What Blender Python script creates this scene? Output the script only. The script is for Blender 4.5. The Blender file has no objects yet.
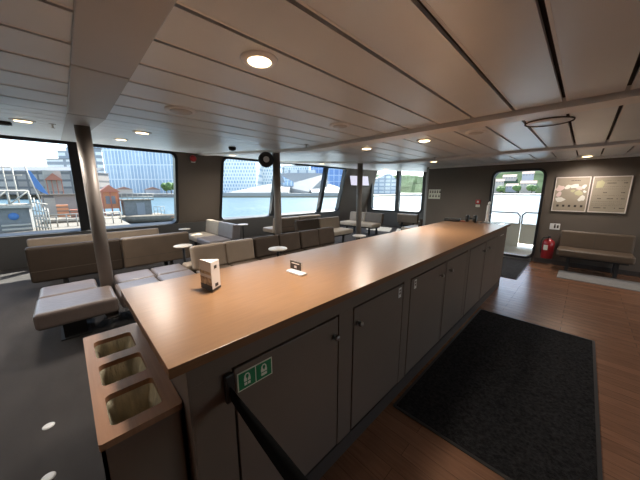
import bpy, bmesh, math, random
from mathutils import Vector, Matrix
random.seed(7)
PI = math.pi
scene = bpy.context.scene
COL = scene.collection

# ------------------------------------------------------------------ materials
def mat(name, col, rough=0.6, metal=0.0, spec=0.5, noise=0.0, nscale=8.0, bump=0.0, bscale=60.0, stretch=(1, 1, 1), coat=0.0, col2=None):
    m = bpy.data.materials.new(name); m.use_nodes = True
    nt = m.node_tree; b = nt.nodes['Principled BSDF']
    b.inputs['Base Color'].default_value = (*col, 1)
    b.inputs['Roughness'].default_value = rough
    b.inputs['Metallic'].default_value = metal
    b.inputs['Specular IOR Level'].default_value = spec
    b.inputs['Coat Weight'].default_value = coat
    tc = nt.nodes.new('ShaderNodeTexCoord'); mp = nt.nodes.new('ShaderNodeMapping')
    mp.inputs['Scale'].default_value = stretch
    nt.links.new(tc.outputs['Object'], mp.inputs['Vector'])
    if noise > 0 or col2:
        n = nt.nodes.new('ShaderNodeTexNoise'); n.inputs['Scale'].default_value = nscale; n.inputs['Detail'].default_value = 5
        nt.links.new(mp.outputs[0], n.inputs['Vector'])
        r = nt.nodes.new('ShaderNodeValToRGB')
        c2 = col2 or tuple(min(1, c * (1 + noise)) for c in col)
        c1 = col if col2 else tuple(c * (1 - noise) for c in col)
        r.color_ramp.elements[0].position = 0.32; r.color_ramp.elements[1].position = 0.68
        r.color_ramp.elements[0].color = (*c1, 1); r.color_ramp.elements[1].color = (*c2, 1)
        nt.links.new(n.outputs['Fac'], r.inputs['Fac']); nt.links.new(r.outputs['Color'], b.inputs['Base Color'])
    if bump > 0:
        n2 = nt.nodes.new('ShaderNodeTexNoise'); n2.inputs['Scale'].default_value = bscale; n2.inputs['Detail'].default_value = 3
        nt.links.new(mp.outputs[0], n2.inputs['Vector'])
        bp = nt.nodes.new('ShaderNodeBump'); bp.inputs['Strength'].default_value = bump; bp.inputs['Distance'].default_value = 0.01
        nt.links.new(n2.outputs['Fac'], bp.inputs['Height']); nt.links.new(bp.outputs[0], b.inputs['Normal'])
    return m

def mat_brick(name, c1, c2, cm, bw, bh, ms, rough=0.5, spec=0.5, swap=None, offset=0.5, grain=0.0, metal=0.0, bump=0.0):
    m = bpy.data.materials.new(name); m.use_nodes = True
    nt = m.node_tree; b = nt.nodes['Principled BSDF']
    b.inputs['Roughness'].default_value = rough; b.inputs['Specular IOR Level'].default_value = spec; b.inputs['Metallic'].default_value = metal
    tc = nt.nodes.new('ShaderNodeTexCoord')
    src = tc.outputs['Object']
    if swap:
        sp = nt.nodes.new('ShaderNodeSeparateXYZ'); cb = nt.nodes.new('ShaderNodeCombineXYZ')
        nt.links.new(src, sp.inputs[0])
        for i, ax in enumerate(swap): nt.links.new(sp.outputs[ax], cb.inputs[i])
        src = cb.outputs[0]
    br = nt.nodes.new('ShaderNodeTexBrick'); br.offset = offset
    br.inputs['Color1'].default_value = (*c1, 1); br.inputs['Color2'].default_value = (*c2, 1); br.inputs['Mortar'].default_value = (*cm, 1)
    br.inputs['Scale'].default_value = 1; br.inputs['Brick Width'].default_value = bw; br.inputs['Row Height'].default_value = bh
    br.inputs['Mortar Size'].default_value = ms; br.inputs['Mortar Smooth'].default_value = 0.1
    nt.links.new(src, br.inputs['Vector'])
    out = br.outputs['Color']
    if grain > 0:
        mp = nt.nodes.new('ShaderNodeMapping'); mp.inputs['Scale'].default_value = (3, 40, 3)
        n = nt.nodes.new('ShaderNodeTexNoise'); n.inputs['Scale'].default_value = 2.0; n.inputs['Detail'].default_value = 6
        nt.links.new(src, mp.inputs[0]); nt.links.new(mp.outputs[0], n.inputs['Vector'])
        r = nt.nodes.new('ShaderNodeMapRange'); r.inputs[3].default_value = 1 - grain; r.inputs[4].default_value = 1 + grain
        nt.links.new(n.outputs['Fac'], r.inputs[0])
        mx = nt.nodes.new('ShaderNodeMix'); mx.data_type = 'RGBA'; mx.blend_type = 'MULTIPLY'; mx.inputs[0].default_value = 1
        nt.links.new(out, mx.inputs[6]); nt.links.new(r.outputs[0], mx.inputs[7]); out = mx.outputs[2]
    nt.links.new(out, b.inputs['Base Color'])
    return m

def mat_glass(name, tint=(1, 1, 1)):
    m = bpy.data.materials.new(name); m.use_nodes = True
    nt = m.node_tree; nt.nodes.clear()
    o = nt.nodes.new('ShaderNodeOutputMaterial'); mx = nt.nodes.new('ShaderNodeMixShader')
    t = nt.nodes.new('ShaderNodeBsdfTransparent'); t.inputs[0].default_value = (*tint, 1)
    g = nt.nodes.new('ShaderNodeBsdfGlossy'); g.inputs['Roughness'].default_value = 0.02
    lw = nt.nodes.new('ShaderNodeLayerWeight'); lw.inputs['Blend'].default_value = 0.5
    pw = nt.nodes.new('ShaderNodeMath'); pw.operation = 'POWER'; pw.inputs[1].default_value = 5
    f = nt.nodes.new('ShaderNodeMath'); f.operation = 'MULTIPLY_ADD'; f.inputs[1].default_value = 0.6; f.inputs[2].default_value = 0.03
    nt.links.new(lw.outputs['Facing'], pw.inputs[0]); nt.links.new(pw.outputs[0], f.inputs[0])
    nt.links.new(f.outputs[0], mx.inputs[0]); nt.links.new(t.outputs[0], mx.inputs[1]); nt.links.new(g.outputs[0], mx.inputs[2])
    nt.links.new(mx.outputs[0], o.inputs[0])
    return m

def mat_emit(name, col, s):
    m = bpy.data.materials.new(name); m.use_nodes = True
    b = m.node_tree.nodes['Principled BSDF']
    b.inputs['Base Color'].default_value = (*col, 1)
    b.inputs['Emission Color'].default_value = (*col, 1); b.inputs['Emission Strength'].default_value = s
    return m

M = {}
M['oak'] = mat('oak_laminate', (0.275, 0.145, 0.068), 0.29, noise=0.085, nscale=3.0, stretch=(22, 2.2, 6), spec=0.65)
M['oak_edge'] = mat('oak_edge', (0.20, 0.088, 0.034), 0.5, noise=0.12, nscale=4.0, stretch=(8, 1.5, 30))
M['oak_bin'] = mat('oak_bin_lid', (0.30, 0.155, 0.085), 0.42, noise=0.12, nscale=3.0, stretch=(1.3, 22, 6))
M['taupe'] = mat('taupe_cabinet', (0.15, 0.108, 0.084), 0.5, noise=0.04, nscale=3)
M['taupe_door'] = mat('taupe_cabinet_door', (0.155, 0.112, 0.088), 0.48, noise=0.04, nscale=3)
M['kick'] = mat('kick_plate', (0.055, 0.045, 0.04), 0.45)
M['groove'] = mat('dark_groove', (0.015, 0.012, 0.010), 0.8)
M['steel'] = mat('brushed_steel', (0.62, 0.61, 0.6), 0.28, 1.0)
M['lockmetal'] = mat('dull_nickel', (0.32, 0.30, 0.28), 0.35, 1.0)
M['chrome'] = mat('chrome', (0.8, 0.8, 0.8), 0.12, 1.0)
M['tapmetal'] = mat('satin_chrome', (0.85, 0.84, 0.82), 0.35, 0.5)
M['black'] = mat('black_plastic', (0.012, 0.012, 0.012), 0.45)
M['blackmetal'] = mat('black_powdercoat', (0.018, 0.017, 0.017), 0.5)
M['webbing'] = mat('black_webbing', (0.004, 0.004, 0.004), 1.0, spec=0.1, bump=0.3, bscale=300)
M['ceil'] = mat('ceiling_panel_metal', (0.88, 0.91, 0.915), 0.33, 0.2, noise=0.03, nscale=2, bump=0.05, bscale=220)
M['ceil_beam'] = mat('ceiling_beam_metal', (0.56, 0.545, 0.52), 0.42, 0.1, noise=0.03, nscale=2)
M['ceil_trim'] = mat('ceiling_cross_trim', (0.95, 0.93, 0.90), 0.4, 0.0)
M['ceil_dark'] = mat('ceiling_gap', (0.075, 0.064, 0.055), 0.7)
M['wall'] = mat('taupe_wall', (0.13, 0.104, 0.084), 0.55, noise=0.03, nscale=2)
M['wall_low'] = mat('charcoal_wall_lining', (0.10, 0.097, 0.094), 0.6)
M['wall_lit_corner'] = mat('window_lit_corner', (0.33, 0.31, 0.29), 0.5)  # paler than the wall: window light on the corner put into the colour
M['frame'] = mat('black_window_frame', (0.014, 0.014, 0.016), 0.4)
M['pole'] = mat('bronze_pole', (0.20, 0.17, 0.148), 0.5, 0.15)
M['carpet'] = mat('grey_carpet', (0.050, 0.044, 0.041), 0.95, noise=0.14, nscale=2.2, bump=0.6, bscale=220, stretch=(1, 2.5, 1))
M['mat_black'] = mat('black_mat_pile', (0.019, 0.018, 0.018), 1.0, spec=0.1, noise=0.6, nscale=55, bump=1.0, bscale=160)
M['mat_door'] = mat('grey_mat_pile', (0.05, 0.05, 0.052), 1.0, spec=0.1, noise=0.35, nscale=55, bump=1.0, bscale=200)
M['mat_edge'] = mat('rubber_mat_edge', (0.022, 0.020, 0.019), 0.55)
M['rug'] = mat('pale_grey_runner', (0.21, 0.20, 0.19), 0.85, noise=0.08, nscale=20)
M['planks'] = mat_brick('vinyl_planks', (0.215, 0.108, 0.062), (0.165, 0.082, 0.047), (0.10, 0.047, 0.026), 1.1, 0.10, 0.0016, 0.27, 0.55, grain=0.42)
M['tan'] = mat('tan_leatherette', (0.30, 0.235, 0.175), 0.45, noise=0.06, nscale=6, bump=0.1, bscale=90)
M['brown'] = mat('brown_leatherette', (0.066, 0.049, 0.037), 0.6, spec=0.2, noise=0.08, nscale=6, bump=0.1, bscale=90)
M['brown2'] = mat('taupe_leatherette', (0.125, 0.092, 0.066), 0.45, noise=0.08, nscale=6, bump=0.1, bscale=90)
M['greyseat'] = mat('grey_leatherette', (0.27, 0.245, 0.24), 0.38, noise=0.07, nscale=6, bump=0.1, bscale=90)
M['seatmix'] = mat('grey_brown_leatherette', (0.145, 0.113, 0.098), 0.34, noise=0.08, nscale=7, bump=0.25, bscale=35)
M['darkgrey'] = mat('slate_leatherette', (0.21, 0.19, 0.195), 0.4, noise=0.06, nscale=6)
M['wallseat'] = mat('dark_tan_leatherette', (0.098, 0.066, 0.043), 0.5, noise=0.06, nscale=6)
M['umber'] = mat('umber_leatherette', (0.040, 0.029, 0.021), 0.6, spec=0.2, noise=0.08, nscale=6, bump=0.1, bscale=90)
M['cream'] = mat('cream_and_sunlit_leatherette', (0.5, 0.42, 0.33), 0.45, noise=0.05, nscale=6)
M['piping'] = mat('seat_piping', (0.07, 0.055, 0.045), 0.5)
M['tabletop'] = mat('pale_tabletop', (0.62, 0.56, 0.49), 0.35)
M['white'] = mat('white_plastic', (0.75, 0.74, 0.72), 0.4)
M['paper'] = mat('card_paper', (0.74, 0.66, 0.6), 0.5)
M['food'] = mat('food_print', (0.16, 0.07, 0.03), 0.45, noise=0.6, nscale=40, col2=(0.75, 0.55, 0.33))
M['print_dark'] = mat('dark_print', (0.04, 0.028, 0.022), 0.5)
M['red'] = mat('red_enamel', (0.27, 0.010, 0.013), 0.35, coat=0.2)
M['red_matt'] = mat('red_plastic', (0.42, 0.02, 0.02), 0.4)
M['green'] = mat('green_sign', (0.0, 0.20, 0.07), 0.4)
M['signwhite'] = mat('sign_white', (0.78, 0.78, 0.66), 0.5)
M['board'] = mat('map_board', (0.34, 0.285, 0.22), 0.3, noise=0.06, nscale=5)
M['board2'] = mat('notice_board', (0.36, 0.305, 0.235), 0.3, noise=0.05, nscale=5)
M['mappink'] = mat('map_pink', (0.72, 0.55, 0.52), 0.4)
M['mappale'] = mat('map_pale', (0.78, 0.74, 0.68), 0.4)
M['mapgreen'] = mat('map_olive', (0.50, 0.46, 0.28), 0.4)
M['bag'] = mat('bin_liner', (0.55, 0.50, 0.36), 0.35, noise=0.35, nscale=9, bump=1.0, bscale=18, stretch=(3, 3, 0.6))
M['bin_dark'] = mat('bin_shell', (0.1, 0.082, 0.068), 0.5)
M['glass'] = mat_glass('clear_glass', (0.93, 0.96, 0.96))
M['lamp_on'] = mat_emit('lit_diffuser', (1.0, 0.72, 0.38), 4)
M['lamp_off'] = mat('unlit_diffuser', (0.62, 0.59, 0.55), 0.3)
M['screen'] = mat_emit('lit_screen', (0.60, 0.57, 0.68), 0.35)

# ------------------------------------------------------------------ helpers
def link(name, me, m=None, parent=None):
    o = bpy.data.objects.new(name, me); COL.objects.link(o)
    if m:
        for mm in (m if isinstance(m, (list, tuple)) else [m]): me.materials.append(mm)
    if parent: o.parent = parent
    return o

class MB:
    def __init__(s): s.bm = bmesh.new()
    def _new(s, f0, mi):
        s.bm.faces.ensure_lookup_table()
        for f in s.bm.faces[f0:]: f.material_index = mi
    def box(s, a, b, mi=0, bev=0.0, seg=2, rot=None, piv=None):
        f0 = len(s.bm.faces)
        c = [(a[i] + b[i]) / 2 for i in range(3)]; d = [max(abs(b[i] - a[i]), 1e-5) for i in range(3)]
        bm2 = bmesh.new(); bmesh.ops.create_cube(bm2, size=1)
        bmesh.ops.scale(bm2, vec=d, verts=bm2.verts)
        if bev: bmesh.ops.bevel(bm2, geom=bm2.edges[:], offset=min(bev, min(d) * .49), segments=seg, affect='EDGES', profile=0.5)
        bmesh.ops.translate(bm2, vec=c, verts=bm2.verts)
        if rot is not None:
            bmesh.ops.rotate(bm2, cent=piv or c, matrix=rot, verts=bm2.verts)
        s._merge(bm2, mi, smooth=False); return s
    def _merge(s, bm2, mi=0, smooth=True):
        for f in bm2.faces: f.material_index = mi; f.smooth = smooth
        me = bpy.data.meshes.new('tmp'); bm2.to_mesh(me); bm2.free()
        s.bm.from_mesh(me); bpy.data.meshes.remove(me)
    def lathe(s, prof, n=24, c=(0, 0, 0), mi=0, axis='z', smooth=True):
        bm2 = bmesh.new(); rings = []
        for r, z in prof:
            ring = []
            for k in range(n):
                a = 2 * PI * k / n
                p = (r * math.cos(a), r * math.sin(a), z)
                if axis == 'x': p = (p[2], p[0], p[1])
                if axis == 'y': p = (p[0], p[2], p[1])
                ring.append(bm2.verts.new((p[0] + c[0], p[1] + c[1], p[2] + c[2])))
            rings.append(ring)
        for i in range(len(rings) - 1):
            for k in range(n):
                bm2.faces.new((rings[i][k], rings[i][(k + 1) % n], rings[i + 1][(k + 1) % n], rings[i + 1][k]))
        bm2.faces.new(rings[0]); bm2.faces.new(rings[-1])
        bmesh.ops.recalc_face_normals(bm2, faces=bm2.faces)
        s._merge(bm2, mi, smooth); return s
    def cyl(s, p, q, r, r2=None, n=12, mi=0):
        r2 = r if r2 is None else r2
        p = Vector(p); q = Vector(q); d = q - p
        bm2 = bmesh.new()
        bmesh.ops.create_cone(bm2, cap_ends=True, segments=n, radius1=r, radius2=r2, depth=d.length)
        bmesh.ops.transform(bm2, matrix=Matrix.Translation((p + q) / 2) @ d.to_track_quat('Z', 'Y').to_matrix().to_4x4(), verts=bm2.verts)
        s._merge(bm2, mi, True); return s
    def tube(s, pts, r, n=8, mi=0):
        for i in range(len(pts) - 1): s.cyl(pts[i], pts[i + 1], r, n=n, mi=mi)
        for p in pts[1:-1]: s.ball(p, r, mi=mi, n=n)
        return s
    def ball(s, c, r, sc=(1, 1, 1), mi=0, n=12):
        bm2 = bmesh.new(); bmesh.ops.create_uvsphere(bm2, u_segments=n, v_segments=max(6, n // 2), radius=r)
        bmesh.ops.scale(bm2, vec=sc, verts=bm2.verts); bmesh.ops.translate(bm2, vec=c, verts=bm2.verts)
        s._merge(bm2, mi, True); return s
    def poly(s, pts, off, mi=0):
        bm2 = bmesh.new()
        a = [bm2.verts.new(p) for p in pts]; b = [bm2.verts.new(Vector(p) + Vector(off)) for p in pts]
        bm2.faces.new(a); bm2.faces.new(b)
        for i in range(len(a)): bm2.faces.new((a[i], a[(i + 1) % len(a)], b[(i + 1) % len(a)], b[i]))
        bmesh.ops.recalc_face_normals(bm2, faces=bm2.faces)
        s._merge(bm2, mi, False); return s
    def build(s, name, m=None, parent=None):
        me = bpy.data.meshes.new(name); s.bm.to_mesh(me); s.bm.free()
        o = link(name, me, m, parent)
        return o

def rrect(u0, u1, v0, v1, r=0.0, n=5):
    if r <= 0: return [(u0, v0), (u1, v0), (u1, v1), (u0, v1)]
    pts = []
    for cx, cy, a0 in ((u1 - r, v0 + r, -PI / 2), (u1 - r, v1 - r, 0), (u0 + r, v1 - r, PI / 2), (u0 + r, v0 + r, PI)):
        for k in range(n + 1):
            a = a0 + PI / 2 * k / n
            pts.append((cx + r * math.cos(a), cy + r * math.sin(a)))
    return pts

def sheet(name, outlines, thick, mtx, m, parent=None):
    """flat panel with holes (first outline = outside), given a thickness, placed by a matrix"""
    cu = bpy.data.curves.new('c', 'CURVE'); cu.dimensions = '2D'; cu.fill_mode = 'BOTH'; cu.extrude = thick / 2
    for ol in outlines:
        sp = cu.splines.new('POLY'); sp.points.add(len(ol) - 1); sp.use_cyclic_u = True
        for p, (u, v) in zip(sp.points, ol): p.co = (u, v, 0, 1)
    o = bpy.data.objects.new('c', cu); COL.objects.link(o)
    dg = bpy.context.evaluated_depsgraph_get()
    me = bpy.data.meshes.new_from_object(o.evaluated_get(dg))
    COL.objects.unlink(o); bpy.data.objects.remove(o); bpy.data.curves.remove(cu)
    me.materials.clear(); me.transform(mtx); me.name = name
    return link(name, me, m, parent)

def frame_mtx(origin, u, v):
    u = Vector(u).normalized(); v = Vector(v).normalized(); w = u.cross(v)
    return Matrix(((u.x, v.x, w.x, origin[0]), (u.y, v.y, w.y, origin[1]), (u.z, v.z, w.z, origin[2]), (0, 0, 0, 1)))

def tag(o, label, cat, group=None, kind=None):
    o['label'] = label; o['category'] = cat
    if group: o['group'] = group
    if kind: o['kind'] = kind
    return o
def thing(name, label, cat, loc=(0, 0, 0), rz=0.0, group=None):
    o = bpy.data.objects.new(name, None); COL.objects.link(o)
    o.location = loc; o.rotation_euler = (0, 0, rz); o.empty_display_size = 0.1
    return tag(o, label, cat, group)
def struct(o, label=None, cat=None):
    o['kind'] = 'structure'
    if label: o['label'] = label
    if cat: o['category'] = cat
    return o

CZ = 2.12                      # flat ceiling height
XS = -2.98                     # where the ceiling starts to slope up towards the left side
SL = 0.08
def ceil_z(x):
    return CZ + (SL * (XS - x) if x < XS else 0.0)
YW = 7.14                      # far wall
XR = 5.4                       # right side of the saloon (out of frame)
YB = -5.2                      # wall behind the camera
YE = 10.3                      # end wall with the third window
def wall_x(z): return -7.9 + 0.25 * z

# ------------------------------------------------------------------ setting: floors
m = MB().box((-1.25, YB, -0.1), (XR, YE, 0.0)); struct(m.build('floor', M['planks']), 'dark red-brown wood plank floor right of the counter', 'floor')
m = MB().box((-8.2, YB, -0.1), (-1.25, YE + .2, 0.0)); struct(m.build('floor_carpet', M['carpet']), 'dark grey carpet floor of the seating side', 'floor')

# ceiling: backing slab, panels between the cross beams, beams
back = MB()
back.poly([(XS, YB, CZ + .045), (XR, YB, CZ + .045), (XR, YB, CZ + .25), (XS, YB, CZ + .25)], (0, YE + .4 - YB, 0))
back.poly([(-7.6, YB, ceil_z(-7.6) + .045), (XS, YB, CZ + .045), (XS, YB, CZ + .25), (-7.6, YB, ceil_z(-7.6) + .25)], (0, YE + .4 - YB, 0))
struct(back.build('ceiling_backing', M['ceil_dark']), 'dark gaps above the ceiling panels', 'ceiling')
pan = MB()
PW = 0.2885; j0 = -0.48
edges = [j0 + PW * k for k in range(-30, 21)]
bands = [(YB, 0.11), (0.35, 2.60), (2.865, 5.09), (5.445, 6.96), (6.98, YE + .1)]
for (y0, y1) in bands:
    for e in edges:
        x0, x1 = e + .011, e + PW - .011
        if x1 > XR: continue
        if x0 < -7.5: continue
        if y0 > 6.9 and x0 > -3.1: continue
        if e < XS < e + PW:
            pan.poly([(x0, y0, CZ + SL * (XS - x0)), (XS, y0, CZ), (x1, y0, CZ), (x1, y0, CZ + .02), (x0, y0, CZ + .02 + SL * (XS - x0))], (0, y1 - y0, 0)); continue
        pan.poly([(x0, y0, ceil_z(x0)), (x1, y0, ceil_z(x1)), (x1, y0, ceil_z(x1) + .02), (x0, y0, ceil_z(x0) + .02)], (0, y1 - y0, 0))
        pan.poly([(x0, y0, ceil_z(x0) - .001), (x0 + .012, y0, ceil_z(x0) - .001), (x0 + .013, y0, ceil_z(x0) + .001), (x0, y0, ceil_z(x0) + .001)], (0, y1 - y0, 0), 1)
struct(pan.build('ceiling', [M['ceil'], M['ceil_trim']]), 'warm grey metal ceiling of long panels', 'ceiling')
# the near boxed cross beam over the first pole
bm1 = MB()
bm1.box((-1.845, .11, CZ - .012), (XR, .35, CZ + .05), bev=.006)
bm1.box((-2.97, .11, CZ - .012), (-1.857, .35, CZ + .05), bev=.006)
bm1.poly([(-2.98, .11, CZ - .012), (-3.95, .11, ceil_z(-3.95) - .004), (-3.95, .11, ceil_z(-3.95) + .04), (-2.98, .11, CZ + .06)], (0, .24, 0))
bm1.poly([(-3.96, .11, ceil_z(-3.96) - .003), (-7.4, .11, ceil_z(-7.4) - .003), (-7.4, .11, ceil_z(-7.4) + .04), (-3.96, .11, ceil_z(-3.96) + .04)], (0, .24, 0))
struct(bm1.build('trim_1', M['ceil_beam']), 'wide boxed ceiling beam above the nearest pole', 'beam')
for i, (y0, y1) in enumerate(((2.62, 2.86), (5.12, 5.44), (6.98, 7.14))):
    t = MB()
    t.poly([(-3.0, y0 + .03, CZ - .032), (XR, y0 + .03, CZ - .032), (XR, y0 + .03, CZ + .04), (-3.0, y0 + .03, CZ + .04)], (0, y1 - y0 - .03, 0))
    if i < 2: t.poly([(-3.0, y0 + .03, CZ - .032), (-7.4, y0 + .03, ceil_z(-7.4) - .032), (-7.4, y0 + .03, ceil_z(-7.4) + .04), (-3.0, y0 + .03, CZ + .04)], (0, y1 - y0 - .03, 0))
    struct(t.build('trim_%d' % (i + 2), M['ceil_trim']), ['pale cross strip on the ceiling above the second pole', 'pale cross strip on the ceiling above the third pole', 'pale strip where the ceiling meets the far wall'][i], 'trim')

# ------------------------------------------------------------------ setting: walls and windows
q = math.sqrt(1 + .25 ** 2)
def leanv(z): return z * q
LM = frame_mtx((-7.9, 0, 0), (0, 1, 0), (.25, 0, 1))       # u along +Y, v up the leaning side wall
W1 = (-4.2, 2.11); W2 = (3.33, 8.66); WZ = (.66, 2.43)
sheet_l = sheet('wall_left', [rrect(YB, 8.80, 0, leanv(2.72)),
      rrect(W1[0], W1[1], leanv(WZ[0]), leanv(WZ[1]), .12), rrect(W2[0], W2[1], leanv(WZ[0]), leanv(WZ[1]), .12)], .12, LM, M['wall'])
struct(sheet_l, 'taupe side wall leaning inwards between the big windows', 'wall')
def window(idx, mtx, u0, u1, v0, v1, mull, label, r=.12, mw=.16):
    f = sheet('window_%d' % idx, [rrect(u0 - .05, u1 + .05, v0 - .05, v1 + .05, r + .05), rrect(u0 + .015, u1 - .015, v0 + .015, v1 - .015, r)], .17, mtx, M['frame'])
    struct(f, label, 'window')
    g = sheet('pane', [rrect(u0, u1, v0, v1, r)], .012, mtx, M['glass'], f)
    for u in mull:
        sheet('mullion', [rrect(u - mw / 2, u + mw / 2, v0, v1)], .14, mtx, M['frame'], f)
window(1, LM, W1[0], W1[1], leanv(WZ[0]), leanv(WZ[1]), (-2.0, .27), 'wide side window facing the dock, behind the nearest pole')
window(2, LM, W2[0], W2[1], leanv(WZ[0]), leanv(WZ[1]), (5.2, 7.52), 'long side window facing the white waterfront building')
# dark lining below the sills
lo = MB()
lo.poly([(-7.9 + .075, YB, .0), (-7.9 + .14, YB, 0), (-7.9 + .165 + .14, YB, .645), (-7.9 + .165 + .075, YB, .645)], (0, 8.75 - YB, 0))
struct(lo.build('trim_5', M['wall_low']), 'charcoal lining of the side wall below the window sills', 'wall')
# chamfer wall with the screen, and end wall with window 3
cx0, cy0, cx1, cy1 = -7.9, 8.66, -7.46, YE + .05
CD = Vector((cx1 - cx0, cy1 - cy0, 0)); CL = CD.length
CM = frame_mtx((cx0, cy0, 0), CD, (.25, 0, 1))
struct(sheet('wall_corner', [rrect(0, CL + .05, 0, leanv(2.72))], .1, CM, M['wall']), 'taupe corner wall carrying the small screen', 'wall')
EM = frame_mtx((-7.2, YE, 0), (1, 0, 0), (0, 0, 1))
struct(sheet('wall_end', [rrect(0, 4.3, 0, 2.75), rrect(.22, 2.62, .66, 2.42, .14)], .12, EM, M['wall_low']), 'charcoal end wall below the third window', 'wall')
window(3, EM, .22, 2.62, .66, 2.42, (1.52,), 'window in the end wall beside the small screen', .14)
# far wall with the doorway; its left end is a rounded corner
FM = frame_mtx((-3.05, YW + .06, 0), (1, 0, 0), (0, 0, 1))
DX0, DX1, DZ0, DZ1 = -1.53, -.655, .085, 1.93
struct(sheet('wall_far', [rrect(0, XR + 3.05, 0, 2.3), rrect(DX0 + 3.05, DX1 + 3.05, DZ0, DZ1, .12)], .12, FM, M['wall']), 'taupe far wall with the open doorway and notice boards', 'wall')
c = MB().lathe([(.085, 0), (.085, 2.3)], 24, (-3.06, YW + .085, 0))
struct(c.build('trim_6', M['wall_lit_corner']), 'rounded corner at the left end of the far wall, window light put into its pale colour', 'trim')
ret = MB().box((-3.13, YW + .1, 0), (-3.02, YE + .05, 2.4)); struct(ret.build('wall_return', M['wall']), 'side of the partition behind the far wall corner', 'wall')
struct(sheet('wall_bounce_panel', [rrect(0, XR + 3.05, 0, 3.4), rrect(DX0 + 3.0, DX1 + 3.1, DZ0 - .05, DZ1 + .05, .12)], .03, frame_mtx((-3.05, YW + .18, 0), (1, 0, 0), (0, 0, 1)), M['white']), 'unseen white panel added outside the far wall to bounce sunlight onto the bulwark', 'wall')  # unseen panel added so that sunlight bounces onto the bulwark
# door frame
df = sheet('door_1', [rrect(DX0 + 3.05 - .045, DX1 + 3.05 + .045, DZ0 - .045, DZ1 + .045, .15), rrect(DX0 + 3.05, DX1 + 3.05, DZ0, DZ1, .12)], .2, FM, M['frame'])
struct(df, 'open doorway in the far wall with a black rounded frame', 'door')
sl = MB().box((DX0, YW - .03, 0.0), (DX1, YW + .14, DZ0 + .006), bev=.008).build('sill', M['steel'], df)
# unseen walls that close the saloon
rw = sheet('wall_right', [rrect(YB, YE, 0, 2.4), rrect(1.9, 6.9, .55, 2.02, .12)], .12, frame_mtx((XR, 0, 0), (0, 1, 0), (0, 0, 1)), M['wall']); struct(rw)
window(4, frame_mtx((XR, 0, 0), (0, 1, 0), (0, 0, 1)), 1.9, 6.9, .55, 2.02, (4.4,), 'side window on the right of the saloon')
bw = sheet('wall_back', [rrect(-8.2, XR, 0, 2.85)], .12, frame_mtx((0, YB, 0), (1, 0, 0), (0, 0, 1)), M['wall']); struct(bw)
# baseboard of the far wall
bb = MB().box((-3.0, YW - .012, 0), (DX0 - .05, YW + .0, .09)); bb.box((DX1 + .05, YW - .012, 0), (XR, YW, .09))
struct(bb.build('baseboard_far', M['kick']))

# ------------------------------------------------------------------ poles
def pole(x, y, label):
    z1 = ceil_z(x) - .004
    t = thing('support_pole', label, 'pole', (x, y, 0), 0, 'round poles between floor and ceiling')
    MB().lathe([(.066, 0), (.066, z1)], 24).build('shaft', M['pole'], t)
    MB().lathe([(.074, 0), (.074, .012), (.067, .02)], 24).build('base_ring', M['pole'], t)
    return t
pole(-3.88, .245, 'bronze pole nearest the camera, rising between the backless seats')
pole(-3.93, 2.78, 'middle bronze pole carrying the black round speaker')
pole(-3.93, 5.24, 'farthest bronze pole, beyond the end of the brown cushions')

# ------------------------------------------------------------------ counter
ZT = 1.0
ct = MB().box((-1.625, .15, .965), (-.77, 4.97, ZT), bev=.0015)
for f in ct.bm.faces: f.material_index = 0 if f.normal.z > .9 else 1
ct = ct.build('countertop', [M['oak'], M['oak_edge']])
tag(ct, 'long oak countertop running from the bins towards the doorway', 'countertop')
FX = -.79; Y0, Y1 = .205, 4.865
cab = thing('bar_cabinet', 'long taupe cabinet with a row of doors under the oak countertop', 'cabinet', (-1.2, 2.5, 0))
def lab(mb, name, m, parent):
    for v in mb.bm.verts: v.co -= Vector(parent.location)
    return mb.build(name, m, parent)
body = MB()
body.box((-1.60, Y0, .11), (FX - .021, Y1, .964))
lab(body, 'carcass', M['groove'], cab)
fr = MB()
doors = [(.352, .905), (1.035, 1.575), (1.690, 2.335), (2.372, 2.947), (3.050, 3.622), (3.690, 4.245)]
ys = [Y0] + [v for d in doors for v in d] + [Y1]
for k in range(0, len(ys), 2):
    fr.box((FX - .02, ys[k] + (.009 if k else 0), .11), (FX, ys[k + 1] - (.009 if k < len(ys) - 2 else 0), .8915))
fr.box((FX - .02, Y0, .892), (FX, Y1, .965))
fr.box((-1.60, Y0 - .006, .11), (FX - .0005, Y0 - .0005, .9645))
fr.box((-1.607, Y0, .11), (-1.601, Y1, .9645))
fr.box((-1.60, Y1 + .0005, .11), (FX - .0005, Y1 + .006, .9645))
lab(fr, 'face_frame', M['taupe'], cab)
kp = MB().box((-1.59, Y0 + .01, 0), (FX - .001, Y1 - .01, .10))
lab(kp, 'kick_plate', M['kick'], cab)
knob_y = [.872, 1.067, 2.232, 2.450, 3.567, 3.800]
for (a, b), ky in zip(doors, knob_y):
    d = MB().box((FX - .0195, a, .118), (FX + .002, b, .882), bev=.003)
    do = lab(d, 'door', M['taupe_door'], cab)
    kb = MB().lathe([(.006, 0), (.006, .014), (.015, .018), (.016, .028), (.010, .034)], 16, (FX + .002, ky, .79), axis='x')
    kb.box((FX + .002, ky - .012, .775), (FX + .006, ky + .012, .80))
    for v in kb.bm.verts: v.co -= Vector(cab.location)
    kb.build('knob', M['lockmetal'], do)
hg = MB()
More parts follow.
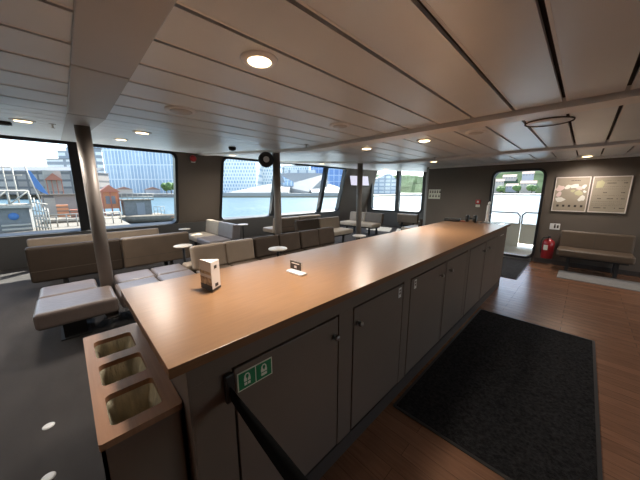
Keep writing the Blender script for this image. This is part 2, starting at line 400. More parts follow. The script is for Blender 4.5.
# stickers on the counter front
for y, z, n in ((1.528, .832, 'second'), (1.755, .834, 'third')):
    s = MB().box((FX + .0022, y - .017, z - .035), (FX + .0034, y + .017, z + .035), 0)
    s.box((FX + .0034, y - .010, z - .012), (FX + .0038, y + .010, z + .002), 1).box((FX + .0034, y - .010, z + .010), (FX + .0038, y + .010, z + .022), 1)
    tag(s.build('door_sticker', [M['white'], M['taupe']]), 'small white sticker near the top of the %s cabinet door' % n, 'sticker', 'white stickers on the cabinet doors')
s = MB().box((FX + .0003, 4.44, .852), (FX + .0012, 4.68, .878), 0)
for k in range(7): s.box((FX + .0012, 4.455 + k * .031, .858), (FX + .0018, 4.475 + k * .031, .872), 1)
tag(s.build('name_strip', [M['taupe_door'], M['signwhite']]), 'thin lettered strip at the far end of the counter front', 'sticker')
# green lifejacket sign
g = thing('lifejacket_sign', 'green twin sign with two white lifejacket symbols on the first cabinet door', 'sign', (FX + .003, .432, .822))
RX = Matrix.Rotation(0, 3, 'X')
def lj(mb, cy, s, child):
    x = .0026
    def P(u, v): return (x, cy + u * s, v * s)
    out = [P(-.42, -.75), P(.42, -.75), P(.46, .1), P(.36, .62), P(.18, .86), P(-.18, .86), P(-.36, .62), P(-.46, .1)]
    mb.poly(out, (.0012, 0, 0), 0)
    mb.poly([P(-.15, .70), P(.15, .70), P(.20, .40), P(.06, .10), P(-.06, .10), P(-.20, .40)], (.0018, 0, 0), 1)
    mb.poly([P(-.46, -.22), P(.46, -.22), P(.46, -.32), P(-.46, -.32)], (.0018, 0, 0), 1)
    if child: mb.ball(P(.22, -.52), .13 * s, (.15, 1, 1), 1, 10)
    else: mb.poly([P(-.05, .10), P(.05, .10), P(.05, -.75), P(-.05, -.75)], (.0018, 0, 0), 1)
bd = MB().box((0, -.0735, -.037), (.0022, .0735, .037)); bd.build('backing', M['signwhite'], g)
for cy, ch in ((-.0355, False), (.0355, True)):
    p = MB().box((.0022, cy - .0335, -.0325), (.0028, cy + .0335, .0325)).build('green_panel', M['green'], g)
    s = MB(); lj(s, cy, .029, ch); s.build('symbol', [M['signwhite'], M['green']], p)
# barrier belt
bb_ = thing('barrier_belt', 'black webbing belt stretched from a clip beside the green sign', 'barrier belt', (FX, .325, .8))
MB().box((.0025, -.016, -.025), (.022, .018, .085), bev=.006).build('wall_clip', M['black'], bb_)
w = MB(); N = 24
pts = []
for k in range(N + 1):
    t = k / N; pts.append((.018 + 2.25 * t, .0, .012 - .10 * 4 * t * (1 - t) * .5))
bm2 = bmesh.new(); rows = []
for k, p in enumerate(pts):
    t = k / N
    h = .026 + .004 * math.sin(3 * t)
    tw = .35 * math.sin(PI * min(1, t * 3)) 
    rows.append([bm2.verts.new((p[0], p[1] + sy * .0012 + dz * h * math.sin(tw), p[2] + dz * h * math.cos(tw))) for sy, dz in ((-1, -1), (1, -1), (1, 1), (-1, 1))])
for i in range(N):
    for k in range(4): bm2.faces.new((rows[i][k], rows[i][(k + 1) % 4], rows[i + 1][(k + 1) % 4], rows[i + 1][k]))
bm2.faces.new(rows[0]); bm2.faces.new(rows[-1]); bmesh.ops.recalc_face_normals(bm2, faces=bm2.faces)
w._merge(bm2); w.build('webbing', M['webbing'], bb_)
ps = MB().lathe([(.17, -.80), (.17, -.785), (.035, -.77), (.033, .10), (.02, .12)], 24, (2.30, 0, 0)); ps.build('post', M['blackmetal'], bb_)

# bin unit at the counter's near end
bn = thing('waste_bin_unit', 'bin cabinet with an oak lid of three openings at the counter end', 'bin', (-1.225, .085, 0))
BX0, BX1, BY0, BY1 = -1.60, -.85, -.02, .196
HM = frame_mtx((0, 0, .798), (1, 0, 0), (0, 1, 0))
holes = [(-1.515, -1.345), (-1.285, -1.125), (-1.065, -.90)]
lid = sheet('lid', [rrect(BX0, BX1, BY0, BY1, .008, 3)] + [rrect(a, b, .012, .152, .018) for a, b in holes], .022, HM, M['oak_bin'])
lid.data.transform(Matrix.Translation((1.225, -.085, 0))); lid.parent = bn
sh = MB()
for a, b in (((BX0 + .004, BY0 + .003, 0), (BX1 - .004, BY0 + .013, .787)), ((BX0 + .004, BY1 - .012, 0), (BX1 - .004, BY1 - .002, .787)),
             ((BX0 + .004, BY0 + .003, 0), (BX0 + .014, BY1 - .002, .787)), ((BX1 - .014, BY0 + .003, 0), (BX1 - .004, BY1 - .002, .787))): sh.box(a, b)
lab(sh, 'housing', M['taupe'], bn)
for a, b in holes:
    bm2 = bmesh.new(); rings = []
    for zi, (z, ins) in enumerate(((.789, .001), (.775, .004), (.75, .007), (.71, .014), (.67, .020), (.655, .05))):
        ring = []
        for k, (u, v) in enumerate(rrect(a + ins, b - ins, .012 + ins, .152 - ins, .02, 4)):
            j = .007 * random.uniform(-1, 1) if zi else 0
            ring.append(bm2.verts.new((u + j, v + j, z + .006 * random.uniform(-1, 1) * (zi > 0))))
        rings.append(ring)
    for i in range(len(rings) - 1):
        n = len(rings[0])
        for k in range(n): bm2.faces.new((rings[i][k], rings[i][(k + 1) % n], rings[i + 1][(k + 1) % n], rings[i + 1][k]))
    bm2.faces.new(rings[-1])
    mb = MB(); mb._merge(bm2); lab(mb, 'liner', M['bag'], bn)

# things standing on the counter
mn = thing('menu_card', 'white folded menu card with food photographs on the near end of the counter', 'menu', (-1.30, .475, ZT), math.radians(40))
def tri(mb, z0, z1, mi, g=0.0, sides=(0, 1, 2)):
    P = [(-.055 - g, -.03 - g * .6), (.055 + g, -.03 - g * .6), (.0, .05 + g)]
    return P
P = [(-.052, .020), (.040, -.036), (.048, .034)]
MB().poly([(x, y, .004) for x, y in P], (0, 0, .152)).build('card', M['paper'], mn)
def face(i, j, u0, u1, z0, z1, nm, m):
    a = Vector((*P[i], 0)); b = Vector((*P[j], 0)); d = b - a; n = Vector((d.y, -d.x, 0)).normalized() * .0012
    if n.dot(Vector((-.012, -.006, 0)) - (a + b) / 2 * 0) < -1e9: n = -n
    cen = Vector((sum(p[0] for p in P) / 3, sum(p[1] for p in P) / 3, 0))
    if n.dot((a + b) / 2 - cen) < 0: n = -n
    p0 = a + d * u0; p1 = a + d * u1
    MB().poly([(p0.x, p0.y, z0), (p1.x, p1.y, z0), (p1.x, p1.y, z1), (p0.x, p0.y, z1)], n).build(nm, m, mn)
face(0, 1, .03, .97, .034, .072, 'food_photo', M['food'])
face(0, 1, .0, 1, .005, .034, 'dark_band', M['print_dark'])
face(0, 1, .05, .95, .088, .104, 'food_photo', M['food'])
face(1, 2, .35, .65, .118, .134, 'logo', M['print_dark'])
face(1, 2, .35, .7, .024, .040, 'logo', M['print_dark'])
face(1, 2, .0, 1, .005, .016, 'dark_band', M['print_dark'])
sc = thing('sign_holder', 'clear acrylic holder with a small black card, on the middle of the counter', 'sign', (-1.195, .97, ZT), 0.05)
MB().box((-.07, -.024, 0), (.07, .024, .012), bev=.003).build('base', M['white'], sc)
acr = MB().box((-.055, -.003, .012), (.055, .003, .078)).build('acrylic_sheet', M['glass'], sc)
bc = MB().box((-.048, -.006, .026), (.048, -.0035, .076)).build('black_card', M['print_dark'], sc)
MB().box((-.010, -.0075, .036), (.010, -.006, .050)).box((-.034, -.0075, .062), (.034, -.006, .067)).build('print', M['paper'], bc)

# far end of the counter: cleaning things, tap, sink
bx = thing('black_pouch', 'flat black case lying on the far end of the counter', 'case', (-1.545, 4.70, ZT), .2)
MB().box((-.125, -.07, 0), (.125, .07, .052), bev=.022, seg=3).build('case_body', M['black'], bx)
hd = thing('headset', 'black headset with round ear cups on the counter beside the tap', 'headset', (-1.27, 4.74, ZT), .1)
for sx in (-1, 1):
    MB().lathe([(.03, -.025), (.056, -.022), (.06, 0), (.056, .022), (.03, .025)], 18, (sx * .055, 0, .06), axis='x').build('ear_cup', M['black'], hd)
MB().tube([(.075 * math.cos(a), .02 + .085 * math.sin(a), .052) for a in [PI * k / 10 for k in range(11)]], .009).build('headband', M['black'], hd)
cd = MB().tube([(-1.43, 4.72, 1.006), (-1.39, 4.74, 1.007), (-1.355, 4.735, 1.006)], .006)
tag(cd.build('coiled_lead', M['red_matt']), 'short reddish lead lying between the black case and the headset', 'cable')
sk = thing('counter_sink', 'small steel basin set into the far end of the counter', 'sink', (-.99, 4.78, ZT))
sheet_s = sheet('rim', [rrect(-.16, .16, -.11, .11, .03), rrect(-.13, .13, -.085, .085, .025)], .004, Matrix.Translation((0, 0, .003)), M['chrome'], sk)
MB().box((-.128, -.083, .0012), (.128, .083, .0025)).build('basin', M['kick'], sk)
tp = thing('tap', 'tall chrome tap standing beside the basin at the counter end', 'tap', (-1.085, 4.92, ZT))
MB().lathe([(.035, 0), (.035, .010), (.022, .016), (.022, .27), (.018, .275)], 18).build('column', M['tapmetal'], tp)
MB().tube([(0, 0, .27), (.01, -.02, .315), (.025, -.06, .325), (.035, -.10, .30)], .016).build('spout', M['tapmetal'], tp)
MB().cyl((0, 0, .12), (.05, .0, .135), .006).build('lever', M['tapmetal'], tp)

# ------------------------------------------------------------------ seating
def pad(mb, a, b, bev=.035, mi=0, rot=None, piv=None): return mb.box(a, b, mi, bev, 3, rot, piv)

def island(y0, y1, label, front, rear, backm=None, pads=2, fy=None, fx=.49, group='modules of the island bench beside the counter'):
    """one module of the long island bench: seats on both sides, optional low backrest in the middle"""
    yc = (y0 + y1) / 2; h = (y1 - y0) / 2 - .004
    t = thing('island_bench', label, 'bench', (-3.8, yc, 0), 0, group)
    if backm is None:
        x_in, x_out = -.005, -.005
    else:
        x_in, x_out = .125, -.215
    n = pads
    for k in range(n):
        a = -h + 2 * h * k / n; b = -h + 2 * h * (k + 1) / n
        fa, fb = (a, b) if fy is None else (fy[0] - yc + (fy[1] - fy[0]) * k / n, fy[0] - yc + (fy[1] - fy[0]) * (k + 1) / n)
        o = pad(MB(), (x_in, fa + .002, .26), (fx, fb - .002, .42)).build('seat_cushion', front, t)
        o = pad(MB(), (-.45, a + .002, .29), (x_out, b - .002, .42)).build('seat_cushion', rear, t)
    if backm is not None:
        R = Matrix.Rotation(math.radians(-7), 3, 'Y')
        for k in range(n):
            a = -h + 2 * h * k / n; b = -h + 2 * h * (k + 1) / n
            pad(MB(), (-.015, a + .002, .40), (.12, b - .002, .745), rot=R, piv=(.06, 0, .42)).build('back_cushion', backm, t)
    fm = MB().box((-.02 if backm is not None else -.40, -h * .96, .235), (.44, h * .96, .285))
    if backm is not None: fm.box((-.42, -h * .96, .265), (-.22, h * .96, .295)).box((-.30, h * .90, .235), (.2, h * .96, .28)).box((-.30, -h * .96, .235), (.2, -h * .90, .28))
    fm.build('frame', M['blackmetal'], t)
    px = -.22 if backm is None else .03
    MB().box((max(px, -.05), -.09, .012), (.22, .09, .24)).box((max(px, -.05) - .03, -.12, 0), (.26, .12, .012)).build('pedestal', M['blackmetal'], t)
    return t
island(-.33, .165, 'short backless seat nearest the camera, left of the nearest pole', M['seatmix'], M['seatmix'], None, 1, (-.335, .275), .53)
island(.335, 1.16, 'backless seat between the nearest pole and the first tan backrest', M['seatmix'], M['seatmix'], None, 2, (.295, 1.16), .49)
island(1.17, 2.14, 'island bench module with a tan backrest of two cushions', M['brown2'], M['tan'], M['tan'])
island(2.15, 3.13, 'island bench module with dark brown cushions, behind the small round table', M['brown'], M['tan'], M['brown'])
island(3.14, 4.10, 'farthest island bench module, dark brown cushions at the row end', M['brown'], M['tan'], M['brown'])

def settee(label, loc, rz, mods, d=.52, w=1.0, back=(.42, .75), bt=.12, sz=.42, group='settees along the windows', seat_m=None, legs='post', lean=8):
    """straight settee: local +X runs along it, it faces local -Y, origin under the foot of the backrest"""
    t = thing('settee', label, 'settee', loc, rz, group)
    L = w * len(mods)
    R = Matrix.Rotation(math.radians(-lean), 3, 'X')
    for k, mm in enumerate(mods):
        x0 = -L / 2 + k * w + .003; x1 = x0 + w - .006
        pad(MB(), (x0, -d, sz - .13), (x1, -.01, sz)).build('seat_cushion', (seat_m or mods)[k], t)
        mb = pad(MB(), (x0, 0, back[0]), (x1, bt, back[1]), rot=R, piv=(0, 0, sz))
        if back[0] < sz - .05:
            mb.box((x0 + .01, bt - .004, back[0] + .165), (x1 - .01, bt + .0015, back[0] + .172), 1, 0, 1, R, (0, 0, sz))
        mb.build('backrest', [mm, M['piping']], t)
    MB().box((-L / 2 + .06, -d + .08, sz - .165), (L / 2 - .06, -.02, sz - .125)).build('frame', M['blackmetal'], t)
    for sx in (-1, 1):
        x = sx * (L / 2 - (L * .16 if L > 1.2 else .18))
        MB().box((x - .025, -d + .14, 0), (x + .025, -d + .19, sz - .16)).build('leg', M['blackmetal'], t)
        MB().box((x - .025, .02, 0), (x + .025, .07, max(back[0], sz - .15) + .02)).build('leg', M['blackmetal'], t)
    return t
# row beyond the island bench: seen from behind, faces the window
settee('settee with its plain brown back to the counter, beyond the backless seats', (-5.29, .575, 0), -PI / 2, [M['brown2'], M['umber']], w=1.04, back=(.245, .755), lean=3)
settee('tan settee by the near window, facing the brown-backed settee', (-6.62, .45, 0), -PI / 2 + PI, [M['tan'], M['tan']], w=1.0, back=(.40, .695))
for o in [o for o in COL.objects if o.get('label', '').startswith('tan settee by the near')]: o.rotation_euler = (0, 0, PI / 2)
# across the saloon, by the pillar between the windows
settee('crosswise settee of cream and lavender-grey cushions under the wall pillar', (-6.40, 2.66, 0), 0, [M['cream'], M['darkgrey']], w=.80, back=(.40, .755), bt=.20)
settee('pale settee under the long window, left of the second pole', (-6.28, 5.15, 0), -PI / 2, [M['tan'], M['tan']], w=.93, back=(.30, .755))
settee('settee with a brown and a tan cushion behind the island bench end', (-5.17, 5.12, 0), PI / 2, [M['brown'], M['tan']], w=.85, back=(.38, .755), seat_m=[M['cream'], M['cream']])  # cream seats: the sunlight lying on them is put into their colour
settee('crosswise settee in front of the end window, right of the small screen', (-5.55, 7.75, 0), 0, [M['tan'], M['brown2']], w=.72, back=(.40, .755), d=.56, seat_m=[M['cream'], M['cream']])
settee('settee tucked behind the crosswise one under the end window', (-4.35, 8.75, 0), PI, [M['tan']], w=.8, back=(.40, .72))
settee('settee at the pale rounded corner of the far wall, half hidden by the counter', (-3.35, 7.75, 0), -PI / 2, [M['brown']], w=.9, back=(.38, .72), seat_m=[M['cream']])
# settee on the far wall
settee('brown two-seat settee against the far wall under the notice boards', (.235, 7.0, 0), 0, [M['wallseat']], w=.98, back=(.40, .74), d=.45, bt=.11, sz=.43, group='settees along the far wall', lean=5)

def table(x, y, label, h=.64, r=.14):
    t = thing('side_table', label, 'table', (x, y, 0), 0, 'small round side tables')
    MB().lathe([(r - .01, h - .022), (r, h - .016), (r, h - .004), (r - .006, h)], 28).build('tabletop', M['tabletop'], t)
    MB().lathe([(.019, .01), (.019, h - .02)], 14).build('column', M['blackmetal'], t)
    MB().lathe([(.13, 0), (.13, .008), (.03, .016)], 24).build('foot', M['blackmetal'], t)
table(-4.55, 1.31, 'small round table between the backless seats and the brown-backed settee', .625)
table(-3.145, 2.205, 'small round table in front of the dark brown island cushions', .66)
table(-3.2, 4.30, 'small round table past the end of the island bench', .60)
table(-6.78, 2.02, 'small round table in front of the crosswise cream settee', .60, .13)
table(-6.60, 3.48, 'small round table behind the crosswise cream settee', .60)

wsx = [o for o in COL.objects if o.get('label', '').startswith('brown two-seat')][0]
for ch in list(wsx.children):
    if ch.name.startswith('backrest'): MB().box((-.003, -.0015, .45), (.003, .004, .735), 0, 0, 1, Matrix.Rotation(math.radians(-5), 3, 'X'), (0, 0, .43)).build('seam', M['piping'], ch)
    if ch.name.startswith('seat_cushion'): MB().box((-.003, -.42, .4295), (.003, -.02, .4312)).build('seam', M['piping'], ch)
# ------------------------------------------------------------------ mats and floor studs
def fmat(label, x0, x1, y0, y1, m, name='floor_mat', edge=True):
    t = thing(name, label, 'mat', ((x0 + x1) / 2, (y0 + y1) / 2, 0))
    hx, hy = (x1 - x0) / 2, (y1 - y0) / 2
    MB().box((-hx + .02, -hy + .02, .001), (hx - .02, hy - .02, .011)).build('pile', m, t)
    if edge:
        sheet('border', [rrect(-hx, hx, -hy, hy, .01, 2), rrect(-hx + .02, hx - .02, -hy + .02, hy - .02)], .007, Matrix.Translation((0, 0, .0045)), M['mat_edge'], t)
fmat('large black floor mat lying along the cabinet doors', -.765, .262, 1.475, 3.66, M['mat_black'])
fmat('dark grey mat in front of the open doorway', -1.52, -.645, 5.40, 7.10, M['mat_door'], 'door_mat')
fmat('pale grey runner under the settee on the far wall', -.19, 1.6, 6.03, 6.66, M['rug'], 'runner', False)
for x, y, l in ((-2.25, -.26, 'white floor stud on the carpet, the one farther from the camera'), (-1.81, -.25, 'white floor stud on the carpet at the lower edge of the view')):
    s = MB().lathe([(.030, .0), (.030, .003), (.02, .006)], 20, (x, y, 0)); tag(s.build('floor_stud', M['white']), l, 'floor marker', 'white studs on the carpet')

# ------------------------------------------------------------------ things on the far wall
yw = YW - .001
def board(label, x0, x1, z0, z1, m, fn):
    t = thing('notice_board', label, 'notice board', ((x0 + x1) / 2, yw, (z0 + z1) / 2), 0, 'boards on the far wall')
    hx, hz = (x1 - x0) / 2, (z1 - z0) / 2
    Rm = frame_mtx((0, -.012, 0), (1, 0, 0), (0, 0, 1))
    sheet('frame', [rrect(-hx, hx, -hz, hz, .004, 2), rrect(-hx + .014, hx - .014, -hz + .014, hz - .014)], .024, Rm, M['paper'], t)
    pn = MB().box((-hx + .01, -.014, -hz + .01), (hx - .01, 0, hz - .01)).build('panel', m, t)
    fn(pn, hx, hz)
    return t
def b1(pn, hx, hz):
    y = -.0145
    def blob(cx, cz, r, m, n=9, sx=1.0, nm='map_patch'):
        pts = []
        for k in range(n):
            a = 2 * PI * k / n; rr = r * random.uniform(.6, 1.2)
            pts.append((cx + sx * rr * math.cos(a), y, cz + rr * math.sin(a)))
        MB().poly(pts, (0, -.0006, 0)).build(nm, m, pn)
    for cx, cz, r, m, sx in ((-.16, .12, .07, M['mappink'], 1), (-.17, .0, .06, M['mappink'], .8), (-.13, -.1, .055, M['mappale'], 1.4), (-.06, .14, .045, M['mappale'], 1.2),
                             (.03, .16, .05, M['mappale'], 1.3), (.11, .12, .045, M['mappink'], 1), (.17, .15, .04, M['mappale'], 1), (.10, .03, .05, M['mapgreen'], 1.6),
                             (.16, -.08, .06, M['mappale'], .8), (.02, .07, .03, M['mapgreen'], 1.5), (.19, .05, .03, M['mappale'], .8)):
        blob(cx, cz, r, m, sx=sx)
    tx = MB()
    for k in range(5): tx.box((-.18 + k * .085, y - .0006, -.245), (-.145 + k * .085, y, -.205))
    for k in range(6): tx.box((-.02 + k * .022, y - .0006, .255), (-.004 + k * .022, y, .268))
    tx.build('print', M['print_dark'], pn)
def b2(pn, hx, hz):
    y = -.0145; tx = MB()
    for x, z, w in ((-.05, .20, .12), (.15, .20, .05), (-.08, .03, .05), (.14, .03, .06), (-.14, -.08, .05), (-.02, -.08, .09), (.10, -.08, .02), (.15, -.08, .06),
                    (-.17, -.25, .10), (-.04, -.25, .04), (.09, -.25, .03), (.15, -.25, .07)):
        for k in range(int(w / .016)): tx.box((x + k * .016, y - .0006, z), (x + k * .016 + .012, y, z + .014))
    for z in (.25, .14, .10, -.02, -.13, -.17, -.20):
        for k in range(16): tx.box((-.2 + k * .024, y - .0005, z), (-.2 + k * .024 + random.uniform(.006, .018), y, z + .004))
    tx.build('print', M['print_dark'], pn)
    pts = [(-.19 + .0, y, .12), (-.10, y, .13), (-.08, y, .22), (-.12, y, .26), (-.18, y, .24)]
    MB().poly(pts, (0, -.0006, 0)).build('map_patch', M['mapgreen'], pn)
board('framed map board with pink and white areas, left of the two boards', -.458, .036, 1.108, 1.775, M['board'], b1)
board('framed notice board covered in small print, right of the two boards', .062, .541, 1.110, 1.770, M['board2'], b2)
ns = thing('switch_plate', 'white plate with a small figure on it, above the fire extinguisher', 'sign', (-.36, yw, .788))
MB().box((-.078, -.006, -.062), (.078, 0, .062), bev=.003).build('plate', M['white'], ns)
MB().box((-.014, -.0075, -.035), (.014, -.006, .02)).ball((0, -.0068, .034), .014, (1, .08, 1)).box((.03, -.0075, -.03), (.06, -.006, .03)).build('figure', M['print_dark'], ns)
pg = thing('pictogram_sign', 'white sheet with two rows of small pictograms on the far wall', 'sign', (-2.86, yw, 1.425))
MB().box((-.155, -.005, -.125), (.155, 0, .125)).build('sheet', M['signwhite'], pg)
pk = MB()
for r_ in range(2):
    for k in range(4 + (r_ == 0)):
        x = -.125 + k * (.0625 if r_ == 0 else .078); z = .055 - r_ * .11
        pk.box((x, -.0062, z - .022), (x + .032, -.005, z + .018)); pk.ball((x + .016, -.0055, z + .032), .011, (1, .1, 1), 0, 8)
pk.build('pictograms', M['print_dark'], pg)
al = thing('fire_alarm', 'red fire alarm call point on the far wall left of the doorway', 'alarm', (-1.80, YW + .004, 1.20))
MB().box((-.05, -.045, -.0), (.05, 0, .10), bev=.008).build('housing', M['red_matt'], al)
MB().box((-.02, -.047, .03), (.02, -.045, .075)).build('glass_plate', M['white'], al)
MB().box((-.045, -.02, -.075), (.045, 0, -.015), bev=.004).build('notice', M['signwhite'], al)
ex = thing('fire_extinguisher', 'red fire extinguisher hanging low on the far wall beside the settee', 'fire extinguisher', (-.405, 7.0, .13))
MB().lathe([(.05, 0), (.092, .012), (.097, .03), (.097, .33), (.085, .37), (.05, .40), (.028, .41), (.026, .425)], 28).build('cylinder', M['red'], ex)
vh = MB().lathe([(.024, .42), (.028, .43), (.028, .455), (.015, .47)], 16).build('valve_head', M['blackmetal'], ex)
MB().box((-.012, -.09, .462), (.012, .03, .474), bev=.003).box((-.012, -.085, .438), (.012, .0, .448), bev=.003).build('squeeze_handle', M['black'], ex)
MB().tube([(-.03, -.01, .44), (-.09, -.02, .43), (-.115, -.03, .36), (-.112, -.03, .25), (-.108, -.03, .12)], .010).build('hose', M['black'], ex)
mb = MB()
bm2 = bmesh.new(); r = .0978; pr = []
for k in range(9):
    a = -PI / 2 - .75 + .8 * k / 8
    pr.append([bm2.verts.new((r * math.cos(a), r * math.sin(a), z)) for z in (.19, .29)])
for k in range(8): bm2.faces.new((pr[k][0], pr[k + 1][0], pr[k + 1][1], pr[k][1]))
mb._merge(bm2); mb.build('label_band', M['signwhite'], ex)
MB().box((-.1, .09, .16), (.1, .138, .19)).build('wall_bracket', M['blackmetal'], ex)

# screen on the corner wall
sn = Vector((CD.y, -CD.x, 0)).normalized()
tv = thing('wall_screen', 'small lit screen on the corner wall between the windows', 'screen', Vector((cx0 + .25 * 2.04, cy0, 2.04)) + CD * .46 + sn * .065, math.atan2(CD.y, CD.x))
tv.rotation_euler = (math.radians(-13.5), 0, math.atan2(CD.y, CD.x))
MB().box((-.52, -.04, -.32), (.52, 0, .32), bev=.008).build('housing', M['black'], tv)
MB().box((-.50, -.043, -.30), (.50, -.04, .30)).build('display', M['screen'], tv)

# red bell on the wall pillar, small plate under long window
z = 2.33
rb = thing('alarm_bell', 'red alarm bell high on the wall pillar between the windows', 'alarm', (wall_x(z) + .062, 2.52, z))
MB().lathe([(.05, 0), (.05, .03), (.085, .034), (.075, .065), (.03, .085)], 20, axis='x').build('dome', M['red_matt'], rb)
MB().box((0, -.05, -.10), (.04, .05, -.06), bev=.004).build('base_box', M['white'], rb)
# round speaker on the second pole
sp = thing('wall_speaker', 'black round speaker with a white centre on the middle pole', 'speaker', (-3.90, 2.55, 2.03), math.radians(62))
MB().lathe([(.10, .06), (.125, .05), (.13, .0), (.125, -.03), (.07, -.05)], 28, axis='y').build('housing', M['black'], sp)
MB().lathe([(.05, -.052), (.048, -.058), (.02, -.062)], 20, axis='y').build('cone', M['white'], sp)
MB().box((-.02, .05, -.02), (.10, .12, .02)).build('bracket', M['black'], sp)

# ------------------------------------------------------------------ ceiling fittings
lights = []
def downlight(x, y, label, on=True, r=.068):
    z = ceil_z(x)
    t = thing('ceiling_downlight', label, 'ceiling light', (x, y, z), 0, 'lit downlights in the ceiling' if on else 'unlit round discs in the ceiling')
    if x < XS: t.rotation_euler = (0, math.atan(SL), 0)
    sheet_ = MB().lathe([(r, -.012), (r + .025, -.006), (r + .028, .002), (r, .004)], 32).build('trim_ring', M['ceil_trim'], t)
    MB().lathe([(r - .002, -.010), (r - .01, -.016), (.01, -.018)], 32).build('diffuser', M['lamp_on'] if on else M['lamp_off'], t)
    if on: lights.append((x, y, z))
downlight(-1.18, .755, 'lit round downlight above the near end of the counter', r=.060)
downlight(-2.33, 3.25, 'lit downlight just beyond the second ceiling strip, above the bench side')
downlight(-1.48, 3.26, 'lit downlight just beyond the second ceiling strip, above the counter')
downlight(-2.32, 5.62, 'lit downlight near the far wall above the pictogram sheet')
downlight(-.07, 6.75, 'lit downlight close to the far wall above the notice boards')
downlight(-3.73, .757, 'lit downlight right of the nearest pole, closer to the camera')
downlight(-5.14, .755, 'lit downlight right of the nearest pole, closer to the window')
downlight(-4.11, -.19, 'lit downlight left of the nearest pole beside the dark vent')
for (x, y, l, r) in ((-2.29, .741, 'flat unlit disc in the ceiling left of the lit counter downlight', .085), (-1.73, 1.97, 'flat unlit disc in the ceiling halfway along the counter', .075), (-.907, 3.22, 'flat unlit disc in the ceiling beyond the second strip near the door side', .075)):
    downlight(x, y, l, False, r)
hr = thing('access_hatch', 'large round hatch ring in the ceiling in front of the notice boards', 'hatch', (-.322, 3.22, CZ))
MB().lathe([(.165, .046), (.167, -.010), (.174, -.010), (.176, .046)], 40).build('ring', M['ceil_dark'], hr)
MB().lathe([(.165, .002), (.160, -.004), (.01, -.004)], 40).build('cover', M['ceil'], hr)
sd = thing('smoke_detector', 'dark domed smoke detector on the ceiling in front of the wall pillar', 'smoke detector', (-4.18, 2.09, ceil_z(-4.18)))
MB().lathe([(.055, .004), (.06, -.01), (.052, -.045), (.02, -.06)], 24).build('dome', M['black'], sd)
vt = thing('ceiling_vent', 'dark slotted vent in the ceiling at the left edge of the view', 'vent', (-4.55, -.62, ceil_z(-4.55)))
vt.rotation_euler = (0, math.atan(SL), 0)
MB().box((-.07, -.42, -.03), (.07, .32, .003)).build('housing', M['black'], vt)
sl_ = MB()
for k in range(3): sl_.box((-.05 + k * .04, -.40, -.034), (-.03 + k * .04, .30, -.028))
sl_.build('slats', M['ceil_dark'], vt)
def sprinkler(x, y, label):
    t = thing('sprinkler_head', label, 'sprinkler', (x, y, ceil_z(x)), 0, 'sprinkler heads in the ceiling')
    MB().lathe([(.03, .046), (.03, -.004), (.008, -.006), (.008, -.04)], 14).build('stem', M['steel'], t)
    MB().lathe([(.018, -.042), (.018, -.045)], 14).build('deflector', M['steel'], t)
sprinkler(-2.72, 2.42, 'sprinkler head in the ceiling between the middle pole and the counter')
sprinkler(-2.05, 5.0, 'sprinkler head in the ceiling in front of the third strip')
sprinkler(-4.10, .02, 'sprinkler head in the ceiling left of the nearest pole')

# ------------------------------------------------------------------ outside: ship's deck beyond the door
dk = MB().box((-2.95, YW + .13, -.12), (XR, 9.45, .02)); struct(dk.build('foredeck', mat('cream_deck', (0.88, 0.83, 0.72), 0.6, noise=.05, nscale=4)), 'cream painted deck outside the doorway', 'deck')
sdk = MB().box((-10.3, YB - 3, -.14), (-7.98, YE + 2.2, -.01)).box((-7.98, YE + .12, -.14), (-3.2, YE + 2.2, -.01))  # unseen deck added to throw sunlight up onto the ceiling
struct(sdk.build('bounce_deck', mat('bounce_deck_paint', (0.80, 0.78, 0.74), 0.6, noise=.04, nscale=3)), 'unseen pale deck added outside the windows to bounce sunlight to the ceiling', 'deck')
M['rail'] = mat('rail_paint', (0.55, 0.55, 0.54), 0.4)
M['bulwark'] = mat('bulwark_paint', (0.92, 0.85, 0.68), 0.5)
bk = thing('deck_bulwark', 'cream bulwark plating at the edge of the deck outside the doorway', 'bulwark', (0, 8.62, .02))
MB().box((-2.9, 0, 0), (-1.12, .05, .63)).build('plate', M['bulwark'], bk)
MB().box((-.48, 0, 0), (XR, .05, .63)).build('plate', M['bulwark'], bk)
gt = thing('deck_gate', 'cream deck gate with a round white disc seen through the doorway', 'gate', (-.80, 8.60, .02))
MB().box((-.305, 0, .10), (.305, .04, .63), bev=.01).build('panel', M['bulwark'], gt)
MB().lathe([(.10, -.012), (.10, 0)], 24, (.10, 0, .42), axis='y').build('disc', M['white'], gt)
MB().tube([(-.30, .02, .63), (-.30, .02, .86), (-.24, .02, .93), (.24, .02, .93), (.30, .02, .86), (.30, .02, .63)], .018).build('rail', M['rail'], gt)
rl = thing('deck_railing', 'grey tubular railing on the bulwark outside the doorway, left of the gate', 'railing', (0, 8.645, .65))
MB().tube([(-2.85, 0, 0), (-2.85, 0, .28), (-1.22, 0, .28), (-1.15, 0, .20), (-1.15, 0, 0)], .018).build('top_rail', M['rail'], rl)
for x in (-2.6, -1.9): MB().cyl((x, 0, 0), (x, 0, .28), .015).build('post', M['rail'], rl)

# ------------------------------------------------------------------ outside: water, docks, town
wm = mat('harbour_water', (0.05, 0.088, 0.11), 0.4, spec=0.12, bump=0.9, bscale=1.1)
for n in wm.node_tree.nodes:
    if n.type == 'BUMP': n.inputs['Distance'].default_value = .22
wt = MB().poly([(-900, -500, -2.0), (500, -500, -2.0), (500, 1200, -2.0), (-900, 1200, -2.0)], (0, 0, -.5)).build('harbour_water', wm)
struct(wt, 'blue rippled harbour water outside the windows', 'water')

